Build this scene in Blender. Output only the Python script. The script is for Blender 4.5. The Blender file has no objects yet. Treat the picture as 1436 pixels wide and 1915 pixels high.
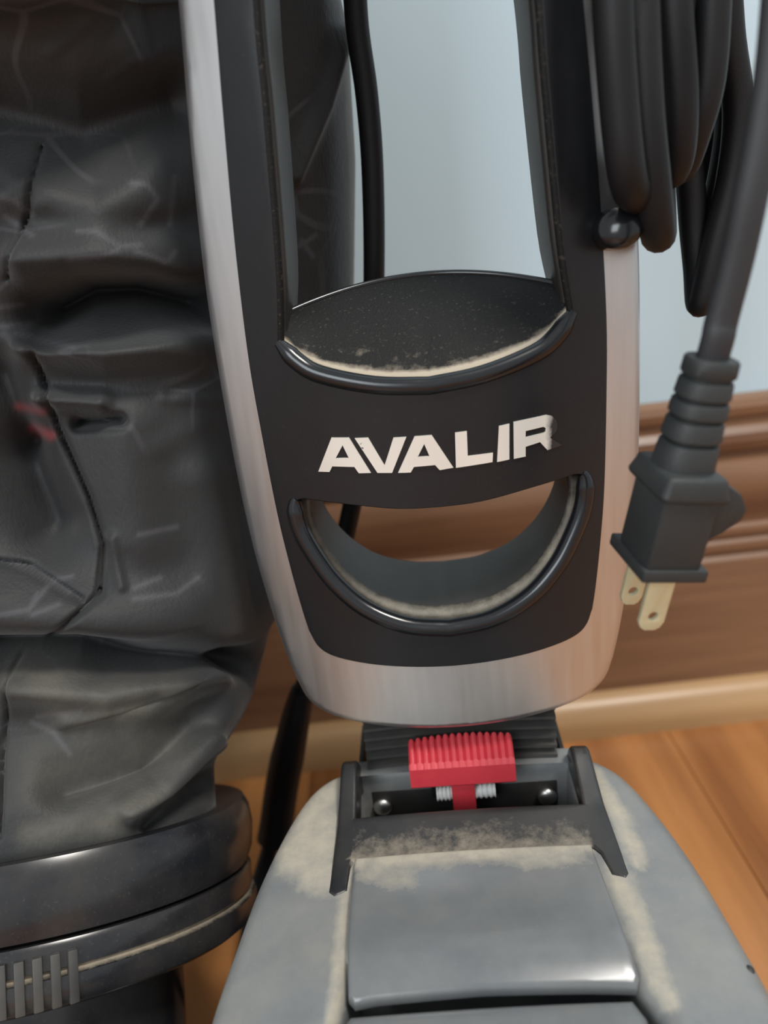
import bpy, bmesh, math, random
import numpy as np
from math import sin, cos, pi, sqrt, radians, exp
from mathutils import Vector, Matrix

random.seed(7)
SC = bpy.context.scene
COL = SC.collection

# ------------------------------------------------------------------ camera
F, PITCH, ROLL, CAMH = 1480.0, radians(21.2), radians(6.5), 0.36
IW, IH = 1436.0, 1915.0
cd = np.array([0, cos(PITCH), -sin(PITCH)])
u0 = np.array([0, sin(PITCH), cos(PITCH)])
r0 = np.array([1.0, 0, 0])
cu = u0 * cos(ROLL) + r0 * sin(ROLL)
cr = r0 * cos(ROLL) - u0 * sin(ROLL)
CAM = np.array([0, 0, CAMH])
cam = bpy.data.objects.new('camera', bpy.data.cameras.new('camera'))
COL.objects.link(cam)
M = Matrix.Identity(4)
for i in range(3):
    M[i][0], M[i][1], M[i][2], M[i][3] = cr[i], cu[i], -cd[i], CAM[i]
cam.matrix_world = M
cam.data.sensor_fit = 'VERTICAL'
cam.data.sensor_height = 24.0
cam.data.lens = F / IH * 24.0
cam.data.clip_start = 0.01
cam.data.dof.use_dof = True
cam.data.dof.focus_distance = 0.262
cam.data.dof.aperture_fstop = 4.5
SC.camera = cam

# ------------------------------------------------------------------ light
wd = bpy.data.worlds.new('room_light'); SC.world = wd; wd.use_nodes = True
wd.node_tree.nodes['Background'].inputs[0].default_value = (0.93, 0.97, 1.0, 1)
wd.node_tree.nodes['Background'].inputs[1].default_value = 0.60


def lamp(name, loc, to, size, power, color):
    l = bpy.data.lights.new(name, 'AREA'); l.shape = 'RECTANGLE'
    l.size, l.size_y = size; l.energy = power; l.color = color
    o = bpy.data.objects.new(name, l); COL.objects.link(o)
    o.location = loc
    o.rotation_euler = (Vector(to) - Vector(loc)).to_track_quat('-Z', 'Y').to_euler()
    return o


lamp('ceiling_lamp_light', (0.75, -0.45, 2.35), (0.05, 0.25, 0.1), (0.45, 0.45), 40, (1, 0.95, 0.88))
lamp('window_daylight', (-1.1, -1.9, 1.5), (0.0, 0.3, 0.25), (1.0, 1.3), 31, (0.88, 0.95, 1.0))
SC.view_settings.view_transform = 'Standard'
SC.view_settings.look = 'None'
SC.view_settings.gamma = 1
SC.view_settings.use_curve_mapping = False
SC.view_settings.exposure = 0.16

# ------------------------------------------------------------------ pixels to places
# the vacuum's own frame: origin under the middle of the handle's front, turned 4 degrees
VX, VY, VW, HR = 0.018, 0.238, radians(4), 0.12
_c, _s = cos(VW), sin(VW)


def ray(px, py): return cd + cr * (px - 718) / F - cu * (py - 957.5) / F
def to_loc(v): return np.array([_c * v[0] - _s * v[1], _s * v[0] + _c * v[1], v[2]])
def w2l(p): return to_loc(np.array(p) - np.array([VX, VY, 0]))
LO = w2l(CAM)


def hc(px, py, off=0.0):
    """point of the handle's curved front under a pixel: (s, z)"""
    o = LO - np.array([0, off, 0]); e = to_loc(ray(px, py))
    A = e[0]**2 + e[1]**2; B = 2 * (o[0]*e[0] + (o[1]-HR)*e[1]); C = o[0]**2 + (o[1]-HR)**2 - HR*HR
    k = (-B - sqrt(max(B*B - 4*A*C, 0))) / (2*A)
    p = o + k*e
    return p[0], p[2]


def lt(px, py, T):
    e = to_loc(ray(px, py)); return LO + e * ((T - LO[1]) / e[1])
def lz(px, py, Z):
    e = to_loc(ray(px, py)); return LO + e * ((Z - LO[2]) / e[2])
def wy(px, py, Y):
    v = ray(px, py); return CAM + v * (Y / v[1])
def bend(s): return HR - sqrt(max(HR*HR - s*s, 1e-9))


def proj(P, local=True):
    """world / vacuum-frame points (n,3) -> pixels (n,2)"""
    P = np.asarray(P, float)
    if local:
        x = _c*P[:, 0] + _s*P[:, 1] + VX; y = -_s*P[:, 0] + _c*P[:, 1] + VY
        P = np.stack([x, y, P[:, 2]], 1)
    q = P - CAM; k = q @ cd
    return np.stack([718 + F*(q @ cr)/k, 957.5 - F*(q @ cu)/k], 1)


def poly_dist(pix, line):
    """distance of pixels to a polyline"""
    best = np.full(len(pix), 1e9)
    for a, b in zip(line[:-1], line[1:]):
        a = np.array(a, float); b = np.array(b, float); ab = b - a
        t = np.clip(((pix - a) @ ab) / (ab @ ab + 1e-9), 0, 1)
        d = np.linalg.norm(pix - (a + t[:, None]*ab), axis=1)
        best = np.minimum(best, d)
    return best


def spline(pts, n=8, closed=False):
    """Catmull-Rom through points"""
    P = [np.array(p, float) for p in pts]; N = len(P); out = []
    rng = range(N) if closed else range(N-1)
    for i in rng:
        if closed:
            p0, p1, p2, p3 = P[(i-1) % N], P[i], P[(i+1) % N], P[(i+2) % N]
        else:
            p0 = P[i-1] if i else 2*P[0]-P[1]; p1 = P[i]; p2 = P[i+1]
            p3 = P[i+2] if i+2 < N else 2*P[-1]-P[-2]
        for k in range(n):
            t = k/n
            out.append(0.5*((2*p1) + (p2-p0)*t + (2*p0-5*p1+4*p2-p3)*t*t + (3*p1-p0-3*p2+p3)*t**3))
    if not closed: out.append(P[-1])
    return out


# ------------------------------------------------------------------ materials
def new_mat(name):
    m = bpy.data.materials.new(name); m.use_nodes = True
    nt = m.node_tree; b = nt.nodes['Principled BSDF']
    return m, nt, b


def nd(nt, typ, **kw):
    n = nt.nodes.new(typ)
    for k, v in kw.items():
        if k in n.inputs: n.inputs[k].default_value = v
        else: setattr(n, k, v)
    return n


def ramp(nt, fac, stops):
    r = nt.nodes.new('ShaderNodeValToRGB')
    el = r.color_ramp.elements
    while len(el) < len(stops): el.new(0.5)
    for e, (p, c) in zip(el, stops):
        e.position = p; e.color = c if len(c) == 4 else (*c, 1)
    nt.links.new(fac, r.inputs[0]); return r


def coords(nt, scale=(1, 1, 1), rot=(0, 0, 0)):
    t = nt.nodes.new('ShaderNodeTexCoord'); mp = nt.nodes.new('ShaderNodeMapping')
    mp.inputs['Scale'].default_value = scale; mp.inputs['Rotation'].default_value = rot
    nt.links.new(t.outputs['Object'], mp.inputs[0]); return mp.outputs[0]


def noise(nt, vec, scale, detail=4, rough=0.55):
    n = nd(nt, 'ShaderNodeTexNoise', Scale=scale, Detail=detail, Roughness=rough)
    nt.links.new(vec, n.inputs['Vector']); return n.outputs['Fac']


def mix(nt, fac, a, b):
    m = nt.nodes.new('ShaderNodeMix'); m.data_type = 'RGBA'
    for sock, v in ((m.inputs[0], fac), (m.inputs[6], a), (m.inputs[7], b)):
        if isinstance(v, (tuple, list)): sock.default_value = v if len(v) == 4 else (*v, 1)
        elif isinstance(v, (int, float)): sock.default_value = v
        else: nt.links.new(v, sock)
    return m.outputs[2]


def math_(nt, op, a, b=0.0, clamp=False):
    m = nt.nodes.new('ShaderNodeMath'); m.operation = op; m.use_clamp = clamp
    for sock, v in ((m.inputs[0], a), (m.inputs[1], b)):
        if isinstance(v, (int, float)): sock.default_value = v
        else: nt.links.new(v, sock)
    return m.outputs[0]


def attr(nt, name):
    a = nt.nodes.new('ShaderNodeAttribute'); a.attribute_name = name; return a.outputs['Fac']


def bump(nt, b, h, strength, dist=0.001):
    n = nd(nt, 'ShaderNodeBump', Strength=strength, Distance=dist)
    nt.links.new(h, n.inputs['Height']); nt.links.new(n.outputs[0], b.inputs['Normal'])


def plastic(name, col, rough, grain=0.0, speck=0.0, spec=0.5, dust=(0.36, 0.31, 0.24), dusty=False, film=0.0):
    m, nt, b = new_mat(name)
    v = coords(nt)
    n1 = noise(nt, v, 60, 6, 0.65)
    c = mix(nt, n1, tuple(x*0.82 for x in col), tuple(x*1.18 for x in col))
    if speck:
        n2 = noise(nt, v, 900, 2)
        c = mix(nt, math_(nt, 'MULTIPLY', ramp(nt, n2, [(0.62, (0,)*3), (0.75, (1,)*3)]).outputs[0], speck), c, dust)
    rg = math_(nt, 'MULTIPLY_ADD', n1, 0.12); rg.node.inputs[2].default_value = rough - 0.06
    if film:
        fm = ramp(nt, noise(nt, v, 34, 7, 0.6), [(0.35, (0,)*3), (0.72, (1,)*3)]).outputs[0]
        c = mix(nt, math_(nt, 'MULTIPLY', fm, film), c, dust)
    if dusty:
        d = attr(nt, 'dust')
        nz = math_(nt, 'MULTIPLY_ADD', noise(nt, v, 150, 8, 0.75), 1.5); nz.node.inputs[2].default_value = -0.75
        dm = math_(nt, 'ADD', d, math_(nt, 'MULTIPLY', nz, math_(nt, 'GREATER_THAN', d, 0.02)))
        dm = ramp(nt, dm, [(0.12, (0,)*3), (1.0, (1,)*3)]).outputs[0]
        c = mix(nt, dm, c, dust)
        rg = math_(nt, 'ADD', rg, math_(nt, 'MULTIPLY', dm, 0.4), True)
    nt.links.new(c, b.inputs['Base Color']); nt.links.new(rg, b.inputs['Roughness'])
    b.inputs['Specular IOR Level'].default_value = spec
    if grain: bump(nt, b, noise(nt, v, 1400, 2), grain, 0.0004)
    return m


M_BLACK = plastic('satin_black_plastic', (0.009, 0.010, 0.012), 0.38, grain=0.06, speck=0.02, spec=0.38)
M_RIM = plastic('glossy_black_rim', (0.008, 0.009, 0.011), 0.22)
M_SHELL = plastic('dusty_black_shell', (0.020, 0.019, 0.018), 0.42, grain=0.08, speck=0.05, dusty=True, film=0.06, dust=(0.27, 0.24, 0.19))
M_LEDGE = plastic('leathery_dusty_black', (0.006, 0.006, 0.006), 0.65, grain=0.4, speck=0.10, spec=0.25, dusty=True, dust=(0.42, 0.36, 0.28))
M_COVER = plastic('dusty_grey_plastic', (0.150, 0.162, 0.170), 0.42, grain=0.1, speck=0.12, dusty=True, film=0.35, dust=(0.37, 0.335, 0.27))
M_LID = plastic('grey_lid_plastic', (0.115, 0.123, 0.13), 0.23, speck=0.06, dusty=True, film=0.16, dust=(0.37, 0.335, 0.27))
M_BRACKET = plastic('dark_grey_bracket', (0.012, 0.013, 0.015), 0.33, dusty=True, film=0.07)
M_RIB = plastic('ribbed_rubber', (0.035, 0.035, 0.035), 0.5, film=0.12)
M_DARK = plastic('black_rubber', (0.012, 0.012, 0.012), 0.55, film=0.08)
M_RED = plastic('red_plastic', (0.50, 0.034, 0.048), 0.45, grain=0.2)
M_WHITE = plastic('white_nylon', (0.75, 0.75, 0.72), 0.35)
M_CORD = plastic('charcoal_cord_rubber', (0.024, 0.025, 0.028), 0.55, grain=0.2, spec=0.4)
M_CORD2 = plastic('dark_cord_rubber', (0.007, 0.007, 0.008), 0.55, grain=0.15, spec=0.3)
M_PLUG = plastic('grey_black_plug_rubber', (0.026, 0.029, 0.030), 0.55, grain=0.3, speck=0.04, spec=0.4)
M_COLLAR = plastic('scuffed_black_collar', (0.011, 0.012, 0.015), 0.23, speck=0.06, dusty=True, film=0.08)


def metal(name, col, rough, scale=(1, 1, 1), amt=0.12):
    m, nt, b = new_mat(name)
    n = noise(nt, coords(nt, scale), 300, 3)
    b.inputs['Metallic'].default_value = 1.0
    nt.links.new(mix(nt, n, tuple(x*0.9 for x in col), tuple(min(x*1.1, 1) for x in col)), b.inputs['Base Color'])
    r = math_(nt, 'MULTIPLY_ADD', n, amt); r.node.inputs[2].default_value = rough
    nt.links.new(r, b.inputs['Roughness'])
    return m


M_SILVER = metal('brushed_aluminium', (0.63, 0.63, 0.63), 0.36, (1.0, 1.0, 0.08))
M_STEEL = metal('steel_rivet', (0.6, 0.6, 0.58), 0.3)
M_BRASS = metal('brass_prong', (0.62, 0.58, 0.38), 0.42); M_BRASS.node_tree.nodes['Principled BSDF'].inputs['Metallic'].default_value = 0.45


def letter_mat(name, worn):
    m, nt, b = new_mat(name)
    v = coords(nt)
    n = noise(nt, v, 220, 5, 0.7)
    c = mix(nt, noise(nt, v, 40, 2), (0.70, 0.68, 0.62), (0.86, 0.85, 0.80))
    wear = ramp(nt, n, [(0.66, (0,)*3), (0.70, (1,)*3)]).outputs[0]
    if worn:
        a = attr(nt, 'wear')
        w2 = math_(nt, 'ADD', a, math_(nt, 'MULTIPLY_ADD', n, 0.5))
        w2 = ramp(nt, w2, [(0.62, (0,)*3), (1.15, (1,)*3)]).outputs[0]
        wear = math_(nt, 'MAXIMUM', wear, w2)
    nt.links.new(mix(nt, wear, c, (0.022, 0.022, 0.024)), b.inputs['Base Color'])
    met = math_(nt, 'MULTIPLY', math_(nt, 'SUBTRACT', 1.0, wear), 0.35)
    nt.links.new(met, b.inputs['Metallic']); b.inputs['Roughness'].default_value = 0.33
    return m


M_LETTER = letter_mat('chrome_lettering', False)
M_LETTER_WORN = letter_mat('worn_chrome_lettering', True)


def bag_mat():
    m, nt, b = new_mat('charcoal_bag_fabric')
    v = coords(nt)
    base = mix(nt, noise(nt, v, 14, 5, 0.6), (0.010, 0.011, 0.012), (0.030, 0.031, 0.032))
    vo = nd(nt, 'ShaderNodeTexVoronoi', feature='DISTANCE_TO_EDGE', Scale=26.0)
    mp = coords(nt, (1.0, 1.0, 1.35), (0, 0, 0.4)); nt.links.new(mp, vo.inputs['Vector'])
    ed = ramp(nt, vo.outputs['Distance'], [(0.012, (1,)*3), (0.03, (0,)*3)]).outputs[0]
    msk = ramp(nt, noise(nt, v, 11, 3), [(0.53, (0,)*3), (0.62, (1,)*3)]).outputs[0]
    pr = math_(nt, 'MULTIPLY', math_(nt, 'MULTIPLY', ed, msk), 0.16)
    pr = math_(nt, 'MAXIMUM', pr, math_(nt, 'MULTIPLY', attr(nt, 'print'), 0.22))
    c = mix(nt, pr, base, (0.17, 0.165, 0.19))
    c = mix(nt, attr(nt, 'red'), c, (0.22, 0.035, 0.04))
    dd = math_(nt, 'MULTIPLY', attr(nt, 'dust'), noise(nt, v, 70, 5, 0.6))
    c = mix(nt, dd, c, (0.26, 0.24, 0.19))
    nt.links.new(c, b.inputs['Base Color'])
    b.inputs['Roughness'].default_value = 0.62
    b.inputs['Sheen Weight'].default_value = 0.12
    b.inputs['Specular IOR Level'].default_value = 0.35
    w = noise(nt, coords(nt, (1, 1, 0.35), (0.5, 0, 0.6)), 900, 2)
    h = math_(nt, 'ADD', w, math_(nt, 'MULTIPLY', noise(nt, v, 40, 5), 4.0))
    bump(nt, b, h, 0.35, 0.0006)
    return m


M_BAG = bag_mat()


def wood(name, dark, light, scale, rough, gscale=24, coat=0.0):
    m, nt, b = new_mat(name)
    oi = nt.nodes.new('ShaderNodeObjectInfo')
    t = nt.nodes.new('ShaderNodeTexCoord'); mp = nt.nodes.new('ShaderNodeMapping')
    mp.inputs['Scale'].default_value = scale
    nt.links.new(t.outputs['Object'], mp.inputs[0])
    ad = nd(nt, 'ShaderNodeVectorMath', operation='ADD')
    nt.links.new(mp.outputs[0], ad.inputs[0])
    mu = nd(nt, 'ShaderNodeVectorMath', operation='SCALE')
    mu.inputs[0].default_value = (7.3, 3.1, 5.7); nt.links.new(oi.outputs['Random'], mu.inputs['Scale'])
    nt.links.new(mu.outputs[0], ad.inputs[1])
    n = noise(nt, ad.outputs[0], gscale, 8, 0.62)
    n2 = noise(nt, ad.outputs[0], gscale*0.25, 3)
    f = math_(nt, 'ADD', math_(nt, 'MULTIPLY', n, 0.6), math_(nt, 'MULTIPLY', n2, 0.4))
    f = math_(nt, 'ADD', f, math_(nt, 'MULTIPLY_ADD', oi.outputs['Random'], 0.14)); f.node.inputs[1].links[0].from_node.inputs[2].default_value = -0.07
    c = ramp(nt, f, [(0.3, dark), (0.68, light)]).outputs[0]
    nt.links.new(c, b.inputs['Base Color'])
    b.inputs['Roughness'].default_value = rough
    b.inputs['Coat Weight'].default_value = coat; b.inputs['Coat Roughness'].default_value = 0.2
    bump(nt, b, n, 0.12, 0.0006)
    return m


M_FLOOR = wood('orange_oak_floor', (0.20, 0.070, 0.020), (0.56, 0.245, 0.080), (1, 0.07, 1), 0.34, 34, 0.15)
M_BASE = wood('brown_baseboard_wood', (0.13, 0.060, 0.032), (0.28, 0.150, 0.078), (0.06, 1, 1), 0.42, 60, 0.06)
M_SHOE = wood('pale_shoe_moulding_wood', (0.30, 0.17, 0.075), (0.48, 0.30, 0.145), (0.06, 1, 1), 0.4, 60, 0.08)


def wall_mat():
    m, nt, b = new_mat('pale_blue_wall_paint')
    v = coords(nt)
    c = mix(nt, noise(nt, v, 3, 3), (0.50, 0.645, 0.73), (0.54, 0.685, 0.77))
    nt.links.new(c, b.inputs['Base Color']); b.inputs['Roughness'].default_value = 0.55
    bump(nt, b, noise(nt, v, 220, 4), 0.1, 0.0006)
    return m


M_WALL = wall_mat()


# ------------------------------------------------------------------ builders
def tag(o, label=None, cat=None, group=None, kind=None):
    if label: o['label'] = label
    if cat: o['category'] = cat
    if group: o['group'] = group
    if kind: o['kind'] = kind
    return o


def link(name, me, mat, parent=None, angle=35):
    o = bpy.data.objects.new(name, me); COL.objects.link(o)
    me.materials.clear(); me.materials.append(mat)
    me.polygons.foreach_set('use_smooth', [True]*len(me.polygons))
    me.set_sharp_from_angle(angle=radians(angle))
    if parent: o.parent = parent
    return o


def from_bm(name, bm, mat, parent=None, angle=35):
    bmesh.ops.recalc_face_normals(bm, faces=bm.faces[:])
    me = bpy.data.meshes.new(name); bm.to_mesh(me); bm.free()
    return link(name, me, mat, parent, angle)


def from_py(name, V, Fc, mat, parent=None, angle=35):
    bm = bmesh.new()
    vs = [bm.verts.new(tuple(float(x) for x in v)) for v in V]
    for f in Fc:
        try: bm.faces.new([vs[i] for i in f])
        except ValueError: pass
    return from_bm(name, bm, mat, parent, angle)


def area2(p): return sum(a[0]*b[1]-b[0]*a[1] for a, b in zip(p, p[1:]+p[:1]))


def plate_bm(outer, holes, thick, bevel, cuts_x=(), cuts_y=(), res=3):
    """flat plate with holes; x, y in the outline's plane; z from 0 (front) to thick"""
    cu_ = bpy.data.curves.new('tmp', 'CURVE'); cu_.dimensions = '2D'; cu_.fill_mode = 'BOTH'
    for i, p in enumerate([outer] + list(holes)):
        p = [tuple(q[:2]) for q in p]
        if (area2(p) > 0) != (i == 0): p = p[::-1]
        sp = cu_.splines.new('POLY'); sp.points.add(len(p)-1); sp.use_cyclic_u = True
        for q, w in zip(sp.points, p): q.co = (w[0], w[1], 0, 1)
    cu_.extrude = thick/2 - bevel; cu_.bevel_depth = bevel; cu_.bevel_resolution = res; cu_.offset = -bevel
    o = bpy.data.objects.new('tmp', cu_); COL.objects.link(o)
    dg = bpy.context.evaluated_depsgraph_get(); dg.update()
    me = bpy.data.meshes.new_from_object(o.evaluated_get(dg))
    bm = bmesh.new(); bm.from_mesh(me)
    bpy.data.objects.remove(o); bpy.data.curves.remove(cu_); bpy.data.meshes.remove(me)
    bmesh.ops.remove_doubles(bm, verts=bm.verts[:], dist=1e-6)
    for v in bm.verts: v.co.z += thick/2
    for ax, cuts in ((0, cuts_x), (1, cuts_y)):
        for c in cuts:
            co = [0, 0, 0]; no = [0, 0, 0]; co[ax] = c; no[ax] = 1
            bmesh.ops.bisect_plane(bm, geom=bm.verts[:]+bm.edges[:]+bm.faces[:], plane_co=co, plane_no=no, dist=1e-7)
    return bm


def set_attr(o, name, vals):
    a = o.data.attributes.new(name, 'FLOAT', 'POINT')
    a.data.foreach_set('value', np.asarray(vals, np.float32))


def vco(o):
    a = np.empty(len(o.data.vertices)*3, np.float32); o.data.vertices.foreach_get('co', a); return a.reshape(-1, 3).astype(float)


def tube(name, path, rad, mat, parent=None, seg=16, flat=1.0, flat_dir=None, closed=False, offset=None):
    P = [np.array(p, float) for p in path]; n = len(P)
    V, Fc = [], []
    N = None
    for i in range(n):
        if closed: T = P[(i+1) % n] - P[i-1]
        else: T = P[min(i+1, n-1)] - P[max(i-1, 0)]
        T = T / np.linalg.norm(T)
        if N is None or flat_dir is not None:
            ref = np.array(flat_dir if flat_dir is not None else ((1, 0, 0) if abs(T[0]) < 0.8 else (0, 1, 0)), float)
            N = ref - T*(ref @ T)
        else: N = N - T*(N @ T)
        N = N/np.linalg.norm(N); B = np.cross(T, N)
        r = rad(i/(n-1)) if callable(rad) else rad
        for k in range(seg):
            a = 2*pi*k/seg
            V.append(P[i] + N*cos(a)*r + B*sin(a)*r*flat)
    m = n if closed else n-1
    for i in range(m):
        for k in range(seg):
            a, b = i*seg+k, i*seg+(k+1) % seg; c, d = ((i+1) % n)*seg+k, ((i+1) % n)*seg+(k+1) % seg
            Fc.append((a, b, d, c))
    if not closed:
        Fc.append(tuple(range(seg))[::-1]); Fc.append(tuple(range((n-1)*seg, n*seg)))
    return from_py(name, V, Fc, mat, parent, 50)


def box_bm(x0, x1, y0, y1, z0, z1, bev=0.0, seg=2):
    bm = bmesh.new(); bmesh.ops.create_cube(bm, size=1)
    for v in bm.verts:
        v.co = Vector(((x0+x1)/2 + v.co.x*(x1-x0), (y0+y1)/2 + v.co.y*(y1-y0), (z0+z1)/2 + v.co.z*(z1-z0)))
    if bev: bmesh.ops.bevel(bm, geom=bm.edges[:], offset=bev, segments=seg, profile=0.5, affect='EDGES')
    return bm


def prism(name, prof, s0, s1, mat, parent=None, nseg=1, f=None, angle=30):
    """profile (t,z) extruded along s; f(s,t,z) reshapes"""
    V, Fc = [], []; k = len(prof)
    for i in range(nseg+1):
        s = s0 + (s1-s0)*i/nseg
        for (t, z) in prof: V.append(f(s, t, z) if f else (s, t, z))
    for i in range(nseg):
        for j in range(k):
            Fc.append((i*k+j, i*k+(j+1) % k, (i+1)*k+(j+1) % k, (i+1)*k+j))
    Fc.append(tuple(range(k))); Fc.append(tuple(range(nseg*k, nseg*k+k))[::-1])
    return from_py(name, V, Fc, mat, parent, angle)


def loft(name, rings, mat, parent=None, caps=True, angle=40):
    V = [p for r in rings for p in r]; k = len(rings[0]); Fc = []
    for i in range(len(rings)-1):
        for j in range(k):
            Fc.append((i*k+j, i*k+(j+1) % k, (i+1)*k+(j+1) % k, (i+1)*k+j))
    if caps: Fc.append(tuple(range(k))[::-1]); Fc.append(tuple(range((len(rings)-1)*k, len(rings)*k)))
    return from_py(name, V, Fc, mat, parent, angle)


def empty(name, loc=(0, 0, 0), rz=0.0):
    o = bpy.data.objects.new(name, None); COL.objects.link(o); o.location = loc; o.rotation_euler = (0, 0, rz)
    o.empty_display_size = 0.05
    return o


# ================================================================== the room
FLOOR_TOP = 0.0
WALL_Y = 0.485
fl = from_bm('floor', box_bm(-1.6, 1.6, -1.6, WALL_Y, -0.03, -0.006), M_DARK)
tag(fl, 'orange brown wooden plank floor', None, None, 'structure')
PW, PL = 0.083, 1.1
pm = None
for i in range(-19, 19):
    off = ((i*0.37) % 1.0)*PL
    for j in range(-2, 2):
        y1 = WALL_Y - off*0 - (j*PL) + off - PL
        y0 = y1 - PL
        y0c, y1c = max(y0, -1.6), min(y1, WALL_Y)
        if y1c - y0c < 0.05: continue
        full = (y0c == y0 and y1c == y1)
        if full and pm is not None:
            o = bpy.data.objects.new('plank', pm); COL.objects.link(o); o.parent = fl
        else:
            o = from_bm('plank', box_bm(0.0002, PW-0.0002, 0.0002, (y1c-y0c)-0.0002, -0.006, 0.0, 0.0004, 1), M_FLOOR, fl)
            if full: pm = o.data
        o.location = (i*PW + 0.012, y0c, 0)

wl = from_bm('wall_back', box_bm(-1.6, 1.6, WALL_Y, WALL_Y+0.08, -0.03, 2.4), M_WALL)
tag(wl, 'pale blue grey painted wall', None, None, 'structure')
BPROF = [(0, .2250), (.006, .2250), (.0105, .2235), (.0125, .2190), (.0115, .2140), (.0085, .2110), (.0085, .2085), (.0125, .2070), (.0160, .2030),
         (.0165, .1980), (.0145, .1925), (.0105, .1890), (.0105, .1868), (.0160, .1850), (.0195, .1790), (.0205, .1700), (.0190, .1590),
         (.0160, .1500), (.0140, .1440), (.0140, .1415), (.0170, .1395), (.0170, .1355), (.0145, .1335), (.0145, .1312), (.0175, .1290), (.0175, .1245), (.0150, .1225),
         (.0150, .1200), (.0185, .1175), (.0190, .1150), (.0190, 0.0), (0, 0.0)]
bb = prism('baseboard_back', [(WALL_Y-d, z) for d, z in BPROF], -1.6, 1.6, M_BASE, angle=25)
tag(bb, 'tall brown wooden baseboard with stepped moulded top', None, None, 'structure')
q = [(WALL_Y-.019, 0), (WALL_Y-.019, .027)] + [(WALL_Y-.019-.017*sin(a*pi/16), .006+.021*cos(a*pi/16)) for a in range(1, 9)] + [(WALL_Y-.036, 0)]
sh = prism('trim_1', q, -1.6, 1.6, M_SHOE, angle=30)
tag(sh, 'pale rounded shoe moulding along the foot of the baseboard', None, None, 'structure')

# ================================================================== the vacuum cleaner
vac = empty('vacuum_cleaner', (VX, VY, 0), -VW)
tag(vac, 'upright vacuum cleaner with silver framed black handle, charcoal cloth bag and dusty grey motor cover', 'vacuum cleaner')


def sym(half, close_top=True):
    """half outline, right side from top to bottom middle, mirrored to a closed outline"""
    L = [(-x, y) for x, y in reversed(half)]
    if abs(half[-1][0]) < 1e-6: L = L[1:]
    return list(half) + L


TOP = 0.74
CUTS = [i*0.0035 for i in range(-20, 21)]
silver_half = [(.026, TOP), (.036, .66), (.048, .54), (.0605, .42), (.0642, .39), (.0683, .35), (.0698, .32), (.0701, .28), (.0688, .25), (.0658, .225), (.0626, .207), (.0596, .195)]
silver_bot = [(.0596, .195), (.0560, .1872), (.0485, .1828), (.037, .1810), (.020, .1802), (0, .1800)]
S_OUT = [tuple(p) for p in spline(silver_half, 5)] + [tuple(p) for p in spline(silver_bot, 5)][1:]
black_half = [(.018, TOP-.01), (.026, .66), (.037, .54), (.0488, .418), (.0516, .39), (.0548, .354), (.0567, .32), (.0566, .295), (.0557, .265), (.0541, .245), (.0521, .228), (.0507, .2195)]
black_bot = [(.0507, .2195), (.0480, .2135), (.0425, .2103), (.030, .2085), (.015, .2077), (0, .2074)]
S_BLK = [tuple(p) for p in spline(black_half, 5)] + [tuple(p) for p in spline(black_bot, 5)][1:]
OUT, BLK = sym(S_OUT), sym(S_BLK)


def scaled(half, d): return [(x+d, y) for x, y in half]


up_half = [(.012, TOP-.03), (.018, .64), (.027, .52), (.0372, .418), (.0392, .388), (.0425, .345), (.0456, .3225)]
up_bot = [(.0456, .3225), (.0400, .3162), (.033, .3120), (.0165, .3078), (0, .3062)]
U_HALF = [tuple(p) for p in spline(up_half, 5)] + [tuple(p) for p in spline(up_bot, 5)][1:]
UP = sym(U_HALF)
sm_side = [(.0448, .2712), (.0478, .2700), (.0488, .2655), (.0478, .2580), (.0440, .2490), (.0380, .2392), (.0285, .2300), (.015, .2237), (0, .2217)]
sm_top = [(0, .2672), (.0135, .2676), (.030, .2696), (.0448, .2712)]
SM_HALF_TOP = [tuple(p) for p in spline(sm_top, 5)]
SM_HALF = [tuple(p) for p in spline(sm_side, 5)]
half = SM_HALF_TOP + SM_HALF[1:]
SMILE = half + [(-x, y) for x, y in reversed(half[1:-1])]
# smaller opening of the shell behind the front panel
si_side = [(.0418, .2730), (.0428, .2700), (.0440, .2640), (.0432, .2570), (.0395, .2480), (.0335, .2395), (.0245, .2318), (.013, .2272), (0, .2258)]
half2 = [(0, .2692), (.02, .2708)] + [tuple(p) for p in spline(si_side, 5)]
SMILE_IN = half2 + [(-x, y) for x, y in reversed(half2[1:-1])]
ui_half = [(.010, TOP-.035), (.0165, .64), (.0255, .52), (.0352, .418), (.0370, .388), (.0402, .345), (.0432, .326), (.0425, .3165)]
UP_IN = sym([tuple(p) for p in spline(ui_half, 5)] + [(.03, .309), (0, .303)])


def bend_bm(bm, off=0.0, back=None, thick=None):
    """outline plane (x,y,z front-to-back) -> vacuum frame, bent round the handle's front"""
    for v in bm.verts:
        s, z, t = v.co
        f = bend(s) + off
        if back: t = f + (t/thick)*(back(s) - f)
        else: t = f + t
        v.co = (s, t, z)
    return bm


def back_t(s): return 0.050 - 3.6*s*s


SUP = sym([(x+.004, y-.004) for x, y in U_HALF]); SSM = [(x*1.06, .2475+(y-.2475)*1.10) for x, y in SMILE]
# silver frame (a U-shaped band round the black panel)
o = from_bm('silver_frame', bend_bm(plate_bm(OUT, [SUP, SSM], 0.012, 0.0032, CUTS)), M_SILVER, vac, 40)
tag(o, 'brushed silver metal frame')
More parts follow.
